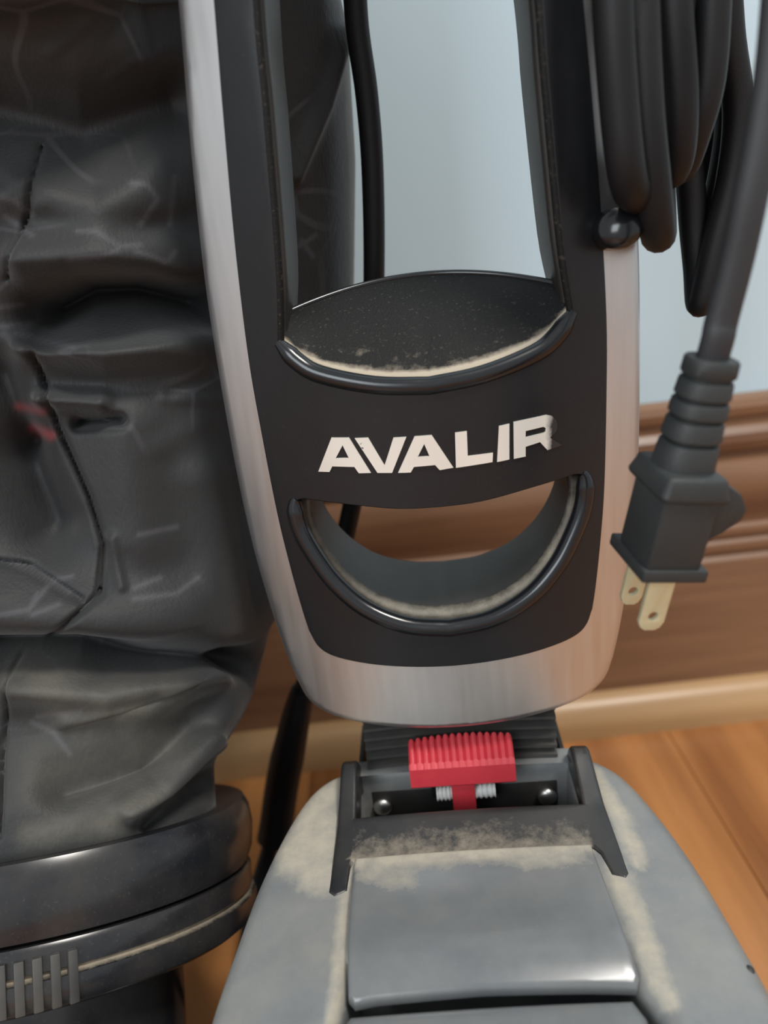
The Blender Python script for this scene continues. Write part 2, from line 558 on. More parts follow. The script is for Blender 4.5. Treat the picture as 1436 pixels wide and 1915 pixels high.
# rear shell
RB = [(x*1.012, y + (0.004 if y < .2 else 0)) for x, y in OUT]
o = from_bm('handle_shell', bend_bm(plate_bm(RB, [UP_IN, SMILE_IN], 0.02, 0.0022, CUTS, [.21+.004*i for i in range(36)]), 0.0065, back_t, 0.02), M_SHELL, vac, 40)
c = vco(o)
pix = proj(c)
rim_line = [proj(np.array([[x, bend(x)+.007, y+.0015]]))[0] for x, y in ([(-a, b) for a, b in SM_HALF[12:]] + [(a, b) for a, b in reversed(SM_HALF[12:])])]
dfr = poly_dist(pix, [tuple(p) for p in rim_line])
fr = np.array([p[1] < bend(p[0]) + .0095 for p in c])
set_attr(o, 'dust', np.where(fr, np.exp(-(dfr/20)**2)*0.72, 0.0))
# black front panel
fp = from_bm('front_panel', bend_bm(plate_bm(BLK, [UP, SMILE], 0.0075, 0.0004, CUTS), -0.0004), M_BLACK, vac, 40)
# rolled rims round the openings
rim = []
for x, y in [(-a, b) for a, b in U_HALF[30:]][:-1] + list(reversed(U_HALF[30:])):
    rim.append((x, bend(x)+.0009, y+.0006))
o = tube('opening_rim', rim, lambda u: .0029*(0.55+0.45*min(1, min(u, 1-u)*14)), M_RIM, vac, 14)
rim = []
for x, y in [(-a, b) for a, b in SM_HALF[4:]][:-1] + list(reversed(SM_HALF[4:])):
    rim.append((x, bend(x)+.0009, y+.0004))
o = tube('opening_rim', rim, lambda u: .0031*(0.5+0.5*min(1, min(u, 1-u)*12)), M_RIM, vac, 14)
# lighter bead along the inner sides of the tall opening
for sgn in (-1, 1):
    pts = [(sgn*(x-.0004), bend(x)+.0012, y) for x, y in U_HALF[8:31]]
    set_attr(tube('side_bead', pts, .0014, M_LEDGE, vac, 10), 'dust', [.04 if sgn > 0 else 0.0]*(len(pts)*10))
# sloping ledge at the foot of the tall opening
V, Fc, dust = [], [], []
NS, NT = 60, 16
ui = np.array(U_HALF[30:])[::-1]
for i in range(NS+1):
    s = -.0455 + .091*i/NS
    zf = np.interp(abs(s), ui[:, 0], ui[:, 1]) + .0006
    tf = bend(s) + .0022
    k = 1-(s/.0455)**2
    tr, zr = .026 + .016*k, .3292 + .0065*k
    for j in range(NT+1):
        u = (j/NT)**1.7
        V.append((s, tf+(tr-tf)*u, zf+(zr-zf)*(u**0.85) + .0012*sin(pi*u)))
        dust.append(max(0, min(1.8, 3.4 - u*(14+20*k))))
        if u >= .05: dust[-1] = max(dust[-1], .05*(1-u)**3)
    for (tt, zz) in ((tr+.002, zr-.001), (tr+.002, .2715), (tf+.006, .2715)):
        V.append((s, tt, zz)); dust.append(0)
K = NT+4
for i in range(NS):
    for j in range(K):
        Fc.append((i*K+j, i*K+(j+1) % K, (i+1)*K+(j+1) % K, (i+1)*K+j))
Fc.append(tuple(range(K))); Fc.append(tuple(range(NS*K, NS*K+K))[::-1])
o = from_py('ledge', V, Fc, M_LEDGE, vac, 40)
set_attr(o, 'dust', dust)
tag(o, 'dusty dark sloping ledge')
lip = []
for i in range(41):
    s = -.0440 + .088*i/40; k = 1-(s/.0455)**2
    lip.append((s, .026+.016*k+.001, .3292+.0065*k+.0003))
tube('ledge_lip', lip, .0011, M_RIM, vac, 10)
# lettering, each letter a raised piece
LT = {
 'A': ([(45, 403), (115, 222), (210, 222), (327, 410), (262, 412), (238, 378), (120, 375), (105, 405)], [[(138, 332), (175, 262), (208, 330)]]),
 'V': ([(240, 225), (312, 222), (400, 370), (447, 222), (516, 218), (440, 410), (362, 410)], []),
 'A2': ([(472, 410), (560, 215), (652, 208), (768, 382), (695, 395), (670, 368), (557, 378), (540, 408)], [[(577, 325), (612, 255), (640, 320)]]),
 'L': ([(777, 195), (840, 187), (845, 320), (980, 303), (978, 352), (782, 383)], []),
 'I': ([(1012, 160), (1068, 147), (1068, 338), (1002, 352)], []),
 'R': ([(1090, 138), (1265, 100), (1297, 106), (1318, 125), (1326, 155), (1318, 190), (1285, 222), (1350, 262), (1272, 288), (1232, 245), (1155, 270), (1155, 322), (1092, 335)],
       [[(1155, 186), (1250, 163), (1263, 170), (1260, 190), (1250, 196), (1155, 219)]]),
}
LC = [i*0.0015 for i in range(-30, 31)]
for nm, (ou, ho) in LT.items():
    cv = lambda q: [hc(580+a/2.872, 740+b/2.872) for a, b in q]
    bm = bend_bm(plate_bm(cv(ou), [cv(h) for h in ho], 0.0008, 0.0, LC), -0.0009)
    o = from_bm('letter', bm, M_LETTER_WORN if nm == 'R' else M_LETTER, fp, 30)
    if nm == 'R':
        c = proj(vco(o)); set_attr(o, 'wear', np.clip((c[:, 0]-1024)/26, -1, 1.0)*0.75)
    o['label'] = 'silver raised letter ' + nm[0]

# cord hook on the handle's right side
hk = [np.array(p) for p in [(.050, .032, .3465), (.0555, .022, .3455), (.0582, .012, .3455), (.0588, .006, .3460), (.0585, .0025, .3470)]]
o = tube('cord_hook', spline(hk, 8), lambda u: .0066*sqrt(max(.02, 1-(max(0, u-.72)/.28)**2)), M_RIM, vac, 18, 0.9, (1, .3, 0))
tag(o, 'glossy black lower cord hook')
hk = [np.array(p) for p in [(.034, .034, .486), (.055, .026, .488), (.085, .022, .489), (.112, .020, .490), (.120, .020, .498)]]
tube('cord_hook', spline(hk, 8), lambda u: .0062*sqrt(max(.02, 1-(max(0, u-.85)/.15)**2)), M_RIM, vac, 16)

# ---- hinge under the handle
RP = []
nr = 8
z0, z1 = .1535, .186
for i in range(nr):
    a = z0+(z1-z0)*i/nr; h = (z1-z0)/nr
    RP += [(.0175+.0004*i, a), (.0130+.0004*i, a+h*.3), (.0130+.0004*i, a+h*.60), (.0175+.0004*i, a+h*.85)]
RP += [(.05, z1), (.05, z0)]
o = prism('ribbed_sleeve', RP, -.0367, .0372, M_RIB, vac, 8, lambda s, t, z: (s, t, z + .0012*(1-(s/.037)**2)), 25)
tag(o, 'black ribbed rubber sleeve')
o = from_bm('hinge_block', box_bm(-.0355, .0362, .0145, .05, .1445, .1550, .001), plastic('grey_hinge_block', (.06, .06, .06), .4, film=.45), vac)
o = from_bm('rivet_plate', box_bm(-.0372, .0372, .0118, .05, .118, .1452, .0012), M_DARK, vac)
for s in (-.0325, .0323):
    bm = bmesh.new(); bmesh.ops.create_uvsphere(bm, u_segments=20, v_segments=10, radius=.0038)
    for v in bm.verts: v.co = Vector((v.co.x+s, v.co.y*.6+.0108, v.co.z+.1378))
    tag(from_bm('rivet', bm, M_STEEL, vac, 60), 'domed steel rivet')
# red pedal: head with teeth, stem
V, Fc = [], []
NTOOTH = 15
ns = NTOOTH*4
prof_n = 7
for i in range(ns+1):
    s = -.0195 + .039*i/ns
    ph = (i % 4); tooth = (0, .75, 1.0, .75)[ph]*.0021
    ar = .0016*(1-(s/.0195)**2)
    V += [(s, -.0005, .1556), (s, -.0018, .1570), (s, -.0012, .1645), (s, .0006, .1656+tooth*.35),
          (s, .0078, .1694+ar+tooth), (s, .0098, .1690+ar+tooth*.5), (s, .0098, .1556)]
for i in range(ns):
    for j in range(prof_n):
        Fc.append((i*prof_n+j, i*prof_n+(j+1) % prof_n, (i+1)*prof_n+(j+1) % prof_n, (i+1)*prof_n+j))
Fc.append(tuple(range(prof_n))); Fc.append(tuple(range(ns*prof_n, ns*prof_n+prof_n))[::-1])
pd = from_py('pedal', V, Fc, M_RED, vac, 14)
tag(pd, 'red serrated release pedal')
from_bm('pedal_stem', box_bm(-.0046, .0042, -.0004, .012, .1415, .1565, .0007), M_RED, pd)
o = from_bm('latch_strip', box_bm(-.0195, .0195, .0075, .016, .1778, .186, .001), M_RED, vac)
tag(o, 'red strip under the silver frame')
for a, b in ((-.0105, -.0043), (.0040, .0118)):
    pts = [(a+(b-a)*k/24, .0035, .1492) for k in range(25)]
    tag(tube('spring_screw', pts, lambda u: .0024 + .0006*(0.5+0.5*sin(u*26)), M_WHITE, vac, 14), 'white threaded nylon screw')
from_bm('screw_slot', box_bm(-.0125, .0135, .0062, .02, .1445, .1545, .0005), plastic('black_slot', (.004, .004, .004), .6), vac)

# ---- motor cover
ch = [(.040, .0165), (.050, .0145), (.0575, .0085), (.0630, -.001), (.0685, -.018), (.0730, -.038), (.0760, -.060), (.0786, -.085), (.0795, -.115), (.0730, -.145), (.060, -.163), (.035, -.170), (0, -.172)]
CO = [tuple(p) for p in spline(ch, 4)]
CO = CO + [(-x, y) for x, y in reversed(CO[:-1])]
well = [(.0405, .0120), (.0405, -.0150), (-.0405, -.0150), (-.0405, .0120)]
slot = [(.0395, -.0730), (.0420, -.0820), (.0460, -.0900), (.0450, -.1200), (-.0415, -.1200), (-.0405, -.0900), (-.0370, -.0730)]
CZ = .1550


def crown(s, t): return -0.55*s*s - .10*max(0, -t-.075)**2/.1


bm = plate_bm(CO, [well, slot], 0.075, 0.0065, [i*.0028 for i in range(-27, 28)], [.014-.0032*i for i in range(58)], 5)
for v in bm.verts:
    s, t, d = v.co; u = d/.075
    v.co = (s*(1-.04*u), t, CZ - d + crown(s, t)*(1-u))
cv = from_bm('motor_cover', bm, M_COVER, vac, 40)
tag(cv, 'dusty grey plastic motor cover')
c = vco(cv); px = proj(c)
D = np.zeros(len(c))


def dst(line, r, amp):
    global D
    D = np.maximum(D, amp*np.exp(-(poly_dist(px, line)/r)**4))


dst([(570, 1510), (600, 1480), (625, 1450)], 52, .85); dst([(590, 1545), (560, 1600), (610, 1560)], 50, .85); dst([(590, 1640), (640, 1640)], 36, .8)
dst([(650, 1660), (640, 1760), (632, 1850), (620, 1915)], 17, .8); dst([(1110, 1450), (1160, 1530), (1192, 1610)], 18, .85)
dst([(1150, 1630), (1185, 1700), (1230, 1830), (1250, 1870)], 24, .8); dst([(700, 1590), (1100, 1570)], 30, .7)
set_attr(cv, 'dust', np.where(c[:, 2] > .13, D, .1))
# the dark well walls and floor under the hinge, and under the front slot
def tray(name, x0, x1, t0, t1, z0, z1):
    V = [(x0, t0, z1), (x1, t0, z1), (x1, t1, z1), (x0, t1, z1), (x0, t0, z0), (x1, t0, z0), (x1, t1, z0), (x0, t1, z0)]
    e = .0015
    bm = bmesh.new()
    for b in ((x0-e, x0, t0, t1, z0, z1), (x1, x1+e, t0, t1, z0, z1), (x0-e, x1+e, t0-e, t0, z0, z1), (x0-e, x1+e, t0-e, t1, z0-e, z0)):
        b2 = box_bm(*b); me = bpy.data.meshes.new('t'); b2.to_mesh(me); b2.free(); bm.from_mesh(me); bpy.data.meshes.remove(me)
    return from_bm(name, bm, M_DARK, vac)


tray('hinge_well', -.0405, .0405, -.015, .052, .104, .147)
tray('slot_well', -.044, .048, -.124, -.072, .118, .147)
# hinged lid
ld = [(.0398, -.0345), (.0406, -.050), (.0418, -.068), (.0432, -.0810), (.0418, -.0832), (.030, -.0828), (0, -.0824), (-.030, -.0832), (-.0360, -.0838), (-.0378, -.0822), (-.0385, -.068), (-.0388, -.050), (-.0386, -.0345)]
bm = plate_bm(ld, [], .0042, .0013, [i*.0028 for i in range(-16, 17)], [-.034-.0026*i for i in range(21)], 4)
for v in bm.verts:
    s, t, d = v.co
    up = .0036 + .0016*sin(pi*min(1, max(0, (-.034-t)/.054))) - .0035*max(0, (-t-.066)/.016)**2*.95
    v.co = (s, t, CZ + up - d + crown(s, t))
lid = from_bm('hinged_lid', bm, M_LID, vac, 40)
tag(lid, 'glossy grey hinged lid with dust along its rear edge')
c = vco(lid); px = proj(c); D = np.zeros(len(c))
dst([(670, 1605), (900, 1588), (1110, 1570)], 26, .9); dst([(690, 1630), (760, 1640)], 26, .55); dst([(980, 1600), (1080, 1592)], 24, .6)
set_attr(lid, 'dust', D)
# headlight cap in front of the lid
hl = [(.0400, -.0862), (.0425, -.0915), (.0425, -.114), (.036, -.118), (-.036, -.118), (-.040, -.114), (-.0400, -.0915), (-.0370, -.0872)]
bm = plate_bm(hl, [], .02, .003, [i*.004 for i in range(-11, 12)], [], 4)
for v in bm.verts:
    s, t, d = v.co; v.co = (s, t, CZ + .0008 - d + crown(s, t))
o = from_bm('headlight_cap', bm, M_LID, vac, 40); set_attr(o, 'dust', np.zeros(len(o.data.vertices)))
tag(o, 'glossy grey headlight cap')
bm = bmesh.new(); bmesh.ops.create_uvsphere(bm, u_segments=14, v_segments=8, radius=.0016)
p = lz(1400, 1815, CZ-.0045)
for v in bm.verts: v.co = Vector((p[0]+v.co.x, p[1]+v.co.y, CZ-.0045+v.co.z*.7))
from_bm('cover_hole_bead', bm, M_DARK, vac)  # dark bead added to stand in for a hole at the cover's right edge

# dark grey saddle bracket round the hinge
U = [(.0475, .0150), (.0485, -.012), (.0495, -.034), (.0500, -.0440), (.0485, -.0460), (.0440, -.0445), (.0425, -.036), (.0408, -.0335), (-.0395, -.0335), (-.0402, -.036), (-.0405, -.0450), (-.0450, -.0470), (-.0472, -.0450), (-.0468, -.034), (-.0462, -.012), (-.0455, .0150), (-.0395, .0150), (-.0395, -.0145), (.0410, -.0145), (.0410, .0150)]
bm = plate_bm(U, [], .016, .0013, [i*.004 for i in range(-12, 13)], [.012-.003*i for i in range(20)], 3)
for v in bm.verts:
    s, t, d = v.co
    if t > -.0145: up = .0026 + .0080*min(1, (t+.0145)/.022)
    else: up = .0026 - .0022*min(1, (-.0145-t)/.026)**1.0
    if t > .004: up -= .010*((t-.004)/.011)**2
    v.co = (s, t, CZ + up + crown(s, t) - d)
br = from_bm('saddle_bracket', bm, M_BRACKET, vac, 35)
c = vco(br); set_attr(br, 'dust', np.clip((-c[:, 1]-.0195)/.016, 0, 1)*.55*(np.abs(c[:, 0]) < .0405))
tag(br, 'dark grey saddle bracket round the hinge')

# lower housing, wheels and nozzle, which carry the cover
bm = plate_bm([(x*.93, y*.97-.001) for x, y in CO], [], .07, .006, res=3)
for v in bm.verts: s, t, d = v.co; v.co = (s, t, .090 - d)
from_bm('motor_housing', bm, M_COVER, vac)


def wheel(s0, s1, t, r):
    rings = []
    for s, rr in ((s0, r*.55), (s0, r*.9), (s0+.002, r), (s1-.002, r), (s1, r*.9), (s1, r*.55)):
        rings.append([(s, t+rr*cos(2*pi*k/28), r+rr*sin(2*pi*k/28)) for k in range(28)])
    return loft('wheel', rings, M_DARK, vac)


for a, b, t, r in ((-.066, -.046, .006, .034), (.046, .066, .006, .034), (-.070, -.052, -.128, .024), (.052, .070, -.128, .024)): wheel(a, b, t, r)
NZ = [(-.150, .012), (-.150, .050), (-.165, .066), (-.235, .060), (-.262, .040), (-.266, .012), (-.255, .004), (-.16, .004)]
prism('nozzle', NZ, -.165, .165, M_COVER, vac, 1)

# ---- motor lead: cable dropping behind the handle into a wide sleeve
def Lp(px, py, T): return lt(px, py, T)
lead = [Lp(655, -260, .085), Lp(660, -120, .085), Lp(667, 40, .085), Lp(686, 180, .085), Lp(697, 330, .085), Lp(699, 540, .085), Lp(690, 750, .085), Lp(655, 960, .085), Lp(600, 1180, .088), Lp(560, 1310, .088), Lp(527, 1460, .085), Lp(508, 1570, .078), Lp(480, 1670, .066), Lp(463, 1760, .052), Lp(455, 1850, .040)]
e = np.array([-.069, -.004, .080]); lead += [e, e+np.array([.02, -.014, -.002])]
ml = tube('motor_lead', spline(lead, 10), .0042, M_CORD2, vac, 14)
tag(ml, 'black cable dropping behind the handle')
slv = [Lp(566, 1290, .088), Lp(556, 1330, .088), Lp(541, 1400, .087), Lp(527, 1470, .085), Lp(517, 1540, .080), Lp(511, 1572, .078)]
tube('lead_sleeve', spline(slv, 8), lambda u: .0056+.0030*min(1, u*2.2), M_CORD2, ml, 16)

# ---- cloth bag, hanging beside and behind the handle
RC = np.array([-.163, .250, .1210]); RT = radians(30)          # collar centre and tilt (world)
NU, NV = 640, 520
zt = np.array([.105, .135, .150, .157, .163, .170, .182, .20, .222, .2685, .3265, .3777, .424, .46, .50, .56, .62, .68, .72])
xr = np.array([-.083, -.082, -.081, -.0815, -.073, -.065, -.0596, -.052, -.0438, -.024, -.002, .0048, .0072, .002, -.010, -.02, -.03, -.05, -.09])
xl = np.array([-.245, -.246, -.25, -.255, -.265, -.275, -.29, -.30, -.31, -.32, -.325, -.32, -.32, -.315, -.31, -.30, -.29, -.27, -.22])
cyv = np.array([.238, .250, .258, .264, .276, .288, .306, .320, .334, .350, .360, .360, .358, .353, .350, .348, .348, .35, .352])
hb = np.array([.048, .049, .051, .055, .064, .073, .082, .087, .091, .094, .092, .092, .096, .104, .108, .106, .10, .08, .03])
zs = np.concatenate([np.linspace(.105, .46, 440, endpoint=False), np.linspace(.46, .72, NV-440)])
f = lambda a: np.interp(zs, zt, a)
sm = lambda a: np.convolve(np.pad(a, 8, mode='edge'), np.hanning(17)/np.hanning(17).sum(), 'valid')
XR, XL, CY, HB = sm(f(xr)), sm(f(xl)), sm(f(cyv)), sm(f(hb))
th = np.concatenate([np.linspace(0, pi, 120, endpoint=False), np.linspace(pi, 2*pi, NU-120, endpoint=False)])
ex = 0.86
P = np.zeros((NV, NU, 3))
cx_, aw = (XR+XL)/2, (XR-XL)/2
ct, st_ = np.sign(np.cos(th))*np.abs(np.cos(th))**ex, np.sign(np.sin(th))*np.abs(np.sin(th))**ex
P[:, :, 0] = cx_[:, None] + aw[:, None]*ct; P[:, :, 1] = CY[:, None] + HB[:, None]*st_; P[:, :, 2] = zs[:, None]
tilt = np.clip((.20-zs)/.06, 0, 1)*radians(24)
P[:, :, 2] += (P[:, :, 1]-CY[:, None])*(-np.sin(tilt))[:, None]*-1*-1
P[:, :, 1] = np.minimum(P[:, :, 1], WALL_Y-.026)
flatp = P.reshape(-1, 3)
Vw = flatp.copy()
du = np.roll(P, -1, 1)-np.roll(P, 1, 1); dv = np.gradient(P, axis=0)
Nn = np.cross(du, dv).reshape(-1, 3); Nn /= np.linalg.norm(Nn, axis=1)[:, None]+1e-12
ctr = np.stack([np.repeat(cx_, NU), np.repeat(CY, NU), np.repeat(zs, NU)], 1)
Nn *= np.sign(np.sum(Nn*(flatp-ctr), axis=1))[:, None]
bpx = proj(flatp, False)
facing = np.clip(-np.sum(Nn*(flatp-CAM), axis=1)/np.linalg.norm(flatp-CAM, axis=1)*4, 0, 1)
FOLD = [
 ([(-60, 1215), (150, 1203), (300, 1228), (480, 1240)], 26, -.016), ([(-40, 1120), (200, 1145), (380, 1140), (450, 1080)], 66, .011),
 ([(40, 1280), (200, 1295), (330, 1265), (400, 1240)], 34, .007), ([(130, 1345), (280, 1330), (420, 1262)], 20, .003),
 ([(120, 1470), (280, 1430), (380, 1340)], 42, -.007), ([(240, 1512), (310, 1478), (400, 1388)], 20, .0045), ([(290, 1545), (400, 1450)], 26, -.006),
 ([(95, 600), (170, 560), (270, 555), (400, 585)], 44, -.024), ([(60, 480), (200, 478), (330, 490)], 46, .012), ([(40, 350), (180, 395), (320, 340)], 60, .007),
 ([(-60, 200), (150, 250), (340, 190)], 75, -.013), ([(-60, -70), (340, -100)], 70, .02),
 ([(150, 790), (225, 783)], 11, -.007), ([(80, 745), (190, 748)], 18, .005), ([(60, 640), (200, 660), (400, 640)], 34, .010),
 ([(70, 280), (64, 400), (22, 520)], 5, -.0022), ([(70, 660), (110, 800), (170, 930), (197, 1015), (190, 1095)], 6, -.003),
 ([(190, 1095), (140, 1140), (75, 1205)], 5, -.0025), ([(28, 1235), (6, 1400), (0, 1560)], 5, -.002), ([(-20, 1040), (60, 1055), (160, 1105)], 6, -.0025),
 ([(30, 850), (90, 980)], 55, -.012), ([(240, 800), (260, 1000)], 70, .006), ([(-10, 700), (30, 820)], 40, -.008),
 ([(380, 900), (420, 1060)], 50, .005), ([(210, 1000), (225, 1080)], 10, .002), ([(640, 60), (600, 200), (545, 330)], 16, .003),
]
disp = np.zeros(len(flatp))
for line, r, a in FOLD: disp += 1.5*a*np.exp(-(poly_dist(bpx, line)/r)**2)
rng = np.random.RandomState(3)
for _ in range(34):
    a = rng.uniform([-100, 0], [480, 1540]); an = rng.uniform(-.5, .9); L = rng.uniform(60, 160)
    disp += rng.uniform(-.0016, .0016)*np.exp(-(poly_dist(bpx, [tuple(a), (a[0]+L*cos(an), a[1]-L*sin(an))])/rng.uniform(10, 28))**2)
Vw = flatp + Nn*(disp*facing)[:, None]
ymn = np.interp(Vw[:, 0], [-.12, -.085, -.056, -.03], [.16, .215, .284, .302])
Vw[:, 1] = .5*(Vw[:, 1]+ymn+np.sqrt((Vw[:, 1]-ymn)**2+.014**2))-.002
Vw[:, 1] = np.minimum(Vw[:, 1], WALL_Y-.026)
LV = np.stack([_c*(Vw[:, 0]-VX) - _s*(Vw[:, 1]-VY), _s*(Vw[:, 0]-VX) + _c*(Vw[:, 1]-VY), Vw[:, 2]], 1)
faces = []
for i in range(NV-1):
    for k in range(NU):
        k2 = (k+1) % NU; faces.append((i*NU+k, i*NU+k2, (i+1)*NU+k2, (i+1)*NU+k))
faces.append(tuple(range(NU))[::-1]); faces.append(tuple(range((NV-1)*NU, NV*NU)))
me = bpy.data.meshes.new('dust_bag'); me.from_pydata(LV.tolist(), [], faces)
bag = link('dust_bag', me, M_BAG, vac, 80)
tag(bag, 'charcoal cloth dust bag with faint hexagon print and deep folds')
PRINT = [[(0, 368), (30, 378), (58, 402)], [(10, 405), (60, 440)], [(145, 432), (180, 432), (222, 460), (262, 458)], [(130, 484), (185, 480), (220, 468)], [(255, 470), (285, 480), (312, 492), (328, 470)],
         [(326, 330), (318, 420)], [(245, 342), (275, 345), (295, 372), (262, 420)], [(0, 540), (10, 530)], [(0, 575), (40, 570)], [(30, 622), (95, 640), (140, 650)], [(0, 610), (60, 605)],
         [(0, 1040), (50, 1062), (130, 1108)], [(62, 1130), (98, 1085), (135, 1078)], [(0, 1150), (55, 1140), (70, 1110)], [(60, 1150), (110, 1130)], [(70, 1340), (150, 1330)], [(60, 1350), (100, 1370), (130, 1410)],
         [(260, 1000), (330, 985)], [(250, 1100), (300, 1080)], [(560, 460), (590, 440)], [(565, 450), (585, 480)], [(250, 1120), (330, 1110), (370, 1080)]]
pr = np.zeros(len(flatp))
vp = proj(Vw, False)
for ln in PRINT: pr = np.maximum(pr, np.exp(-(poly_dist(vp, ln)/5.0)**2))
set_attr(bag, 'print', pr)
set_attr(bag, 'red', .9*np.maximum(np.exp(-(poly_dist(vp, [(62, 800), (95, 815)])/9)**2), .6*np.exp(-(poly_dist(vp, [(35, 760), (80, 770)])/8)**2)))
dd = np.maximum(.45*np.exp(-(poly_dist(vp, [(60, 1560), (200, 1540), (300, 1480)])/28)**2), .45*np.exp(-(poly_dist(vp, [(60, 1260), (150, 1330), (300, 1320)])/60)**2))
set_attr(bag, 'dust', np.maximum(dd, .3*np.exp(-(poly_dist(vp, [(100, 1450), (300, 1400)])/80)**2)))

# collar at the bag's foot: two rounded bands on a tilted ring, ribbed grip, duct below
ax = np.array([0, sin(RT), cos(RT)]); e1 = np.array([1.0, 0, 0]); e2 = np.cross(ax, e1)


def ringpt(a, rad, h, ry=0.80):
    p = RC + e1*rad*cos(a) + e2*rad*ry*sin(a) + ax*h
    return tuple(w2l(p))


def band(name, prof, mat, n=96):
    rings = [[ringpt(2*pi*k/n, r, h) for k in range(n)] for r, h in prof]
    return loft(name, rings, mat, vac, caps=True, angle=45)


B1 = [(.080, .021), (.088, .0235), (.0915, .0228), (.0935, .019), (.0945, .012), (.0935, .003), (.0915, -.0015), (.087, -.003), (.080, -.003)]
B2 = [(.080, -.0025), (.0915, -.0030), (.0925, -.0045), (.0925, -.011), (.0905, -.0125), (.0935, -.0135), (.0940, -.0160), (.0930, -.0215), (.090, -.0235), (.070, -.0240)]
o = band('bag_collar', B1, M_COLLAR); c = vco(o); set_attr(o, 'dust', np.zeros(len(c)))
tag(o, 'shiny black collar band at the foot of the bag')
col2 = band('collar_base', B2, M_COLLAR)
set_attr(col2, 'dust', [.0 if k // 96 != 4 else 1.0 for k in range(96*len(B2))])
tag(col2, 'dusty lower collar band')
na = 13
for k in range(na):
    a = -pi/2 + .53 - k*.058
    bm = box_bm(-.0015, .0015, -.0012, .0012, -.0080, .0080, .0004)
    p0 = np.array(ringpt(a, .0935, -.0140)); p1 = np.array(ringpt(a, .10, -.0140)); nrm = Vector(p1-p0).normalized()
    axl = Vector(to_loc(ax)); tx = nrm.cross(axl).normalized(); nrm = axl.cross(tx)
    for v in bm.verts: v.co = Vector(p0) + tx*v.co.x + nrm*v.co.y*(-1 if nrm.dot(Vector(p1-p0)) < 0 else 1) + axl*v.co.z
    from_bm('grip_rib', bm, M_RIB, col2)
# duct below, down and round into the housing
rings = []
path = [RC-ax*.02, RC-ax*.05, RC-ax*.085, RC-ax*.10+np.array([.01, -.003, -.008]), np.array([-.125, .185, .038]), np.array([-.085, .175, .036]), np.array([-.04, .175, .036])]
pts = spline(path, 8)
for i, p in enumerate(pts):
    T = pts[min(i+1, len(pts)-1)]-pts[max(i-1, 0)]; T /= np.linalg.norm(T)
    if i == 0: N1 = e1.copy()
    N1 = N1 - T*(N1 @ T); N1 /= np.linalg.norm(N1); N2 = np.cross(T, N1)
    u = i/(len(pts)-1); r1 = .062*(1-u)+.030*u if u > .3 else .062-.001*u; r1 = .062 if u < .35 else .062-(u-.35)/.65*.033
    rings.append([tuple(w2l(p + N1*r1*cos(2*pi*k/40) + N2*r1*.82*sin(2*pi*k/40))) for k in range(40)])
o = loft('exhaust_duct', rings, M_COLLAR, vac); set_attr(o, 'dust', np.zeros(len(o.data.vertices)))
tag(o, 'dark duct under the bag collar')

# ================================================================== the power cord, hung on the hook
hookw = wy(1165, 420, .245)
pc = empty('power_cord', tuple(hookw))
tag(pc, 'thick black power cord coiled over the handle hook, two-prong plug dangling at its end', 'power cord')


def pcl(p): return np.array(p) - hookw


def W(px, py, Y): return pcl(wy(px, py, Y))


CR = .0046


def coil(front, back, yb, ztop=.56):
    """one hanging loop: front strand down, turn under, back strand up"""
    return front + back


loops = []
# front strands (pixel, depth) going down, then back up behind
A = [W(1188, -420, .250), W(1190, -200, .244), W(1195, 0, .238), W(1205, 200, .235), W(1220, 350, .236), W(1229, 430, .242), W(1232, 428, .252), W(1229, 330, .262), W(1215, 100, .266), W(1205, -150, .268), W(1200, -420, .262)]
Bq = [W(1146, -420, .238), W(1142, -200, .233), W(1145, 0, .229), W(1156, 180, .228), W(1171, 320, .229), W(1186, 362, .236), W(1204, 350, .246), W(1216, 200, .256), W(1218, 0, .260), W(1214, -250, .260), W(1204, -420, .254)]
Cq = [W(1250, -420, .256), W(1252, -200, .250), W(1258, 0, .246), W(1270, 170, .246), W(1268, 270, .249), W(1258, 315, .254), W(1255, 300, .263), W(1262, 150, .272), W(1255, -50, .276), W(1245, -250, .276), W(1240, -420, .268)]
Dq = [W(1335, -420, .262), W(1334, -200, .258), W(1332, 0, .254), W(1322, 150, .254), W(1296, 250, .257), W(1275, 308, .263), W(1268, 290, .272), W(1285, 140, .280), W(1300, -50, .284), W(1310, -250, .283), W(1315, -420, .272)]
A2 = [W(1202, -420, .250), W(1190, -100, .240), W(1192, 100, .237), W(1202, 280, .239), W(1214, 370, .250), W(1226, 350, .266), W(1232, 200, .278), W(1232, 0, .283), W(1224, -420, .276)]
D2 = [W(1295, -420, .266), W(1298, -200, .260), W(1300, 0, .258), W(1298, 150, .259), W(1284, 255, .263), W(1278, 262, .272), W(1295, 100, .284), W(1300, -100, .288), W(1298, -420, .280)]
for L in (A, Bq, Cq, Dq, A2, D2):
    tube('cord_loop', spline(L, 8), CR*1.12, M_CORD2, pc, 14)
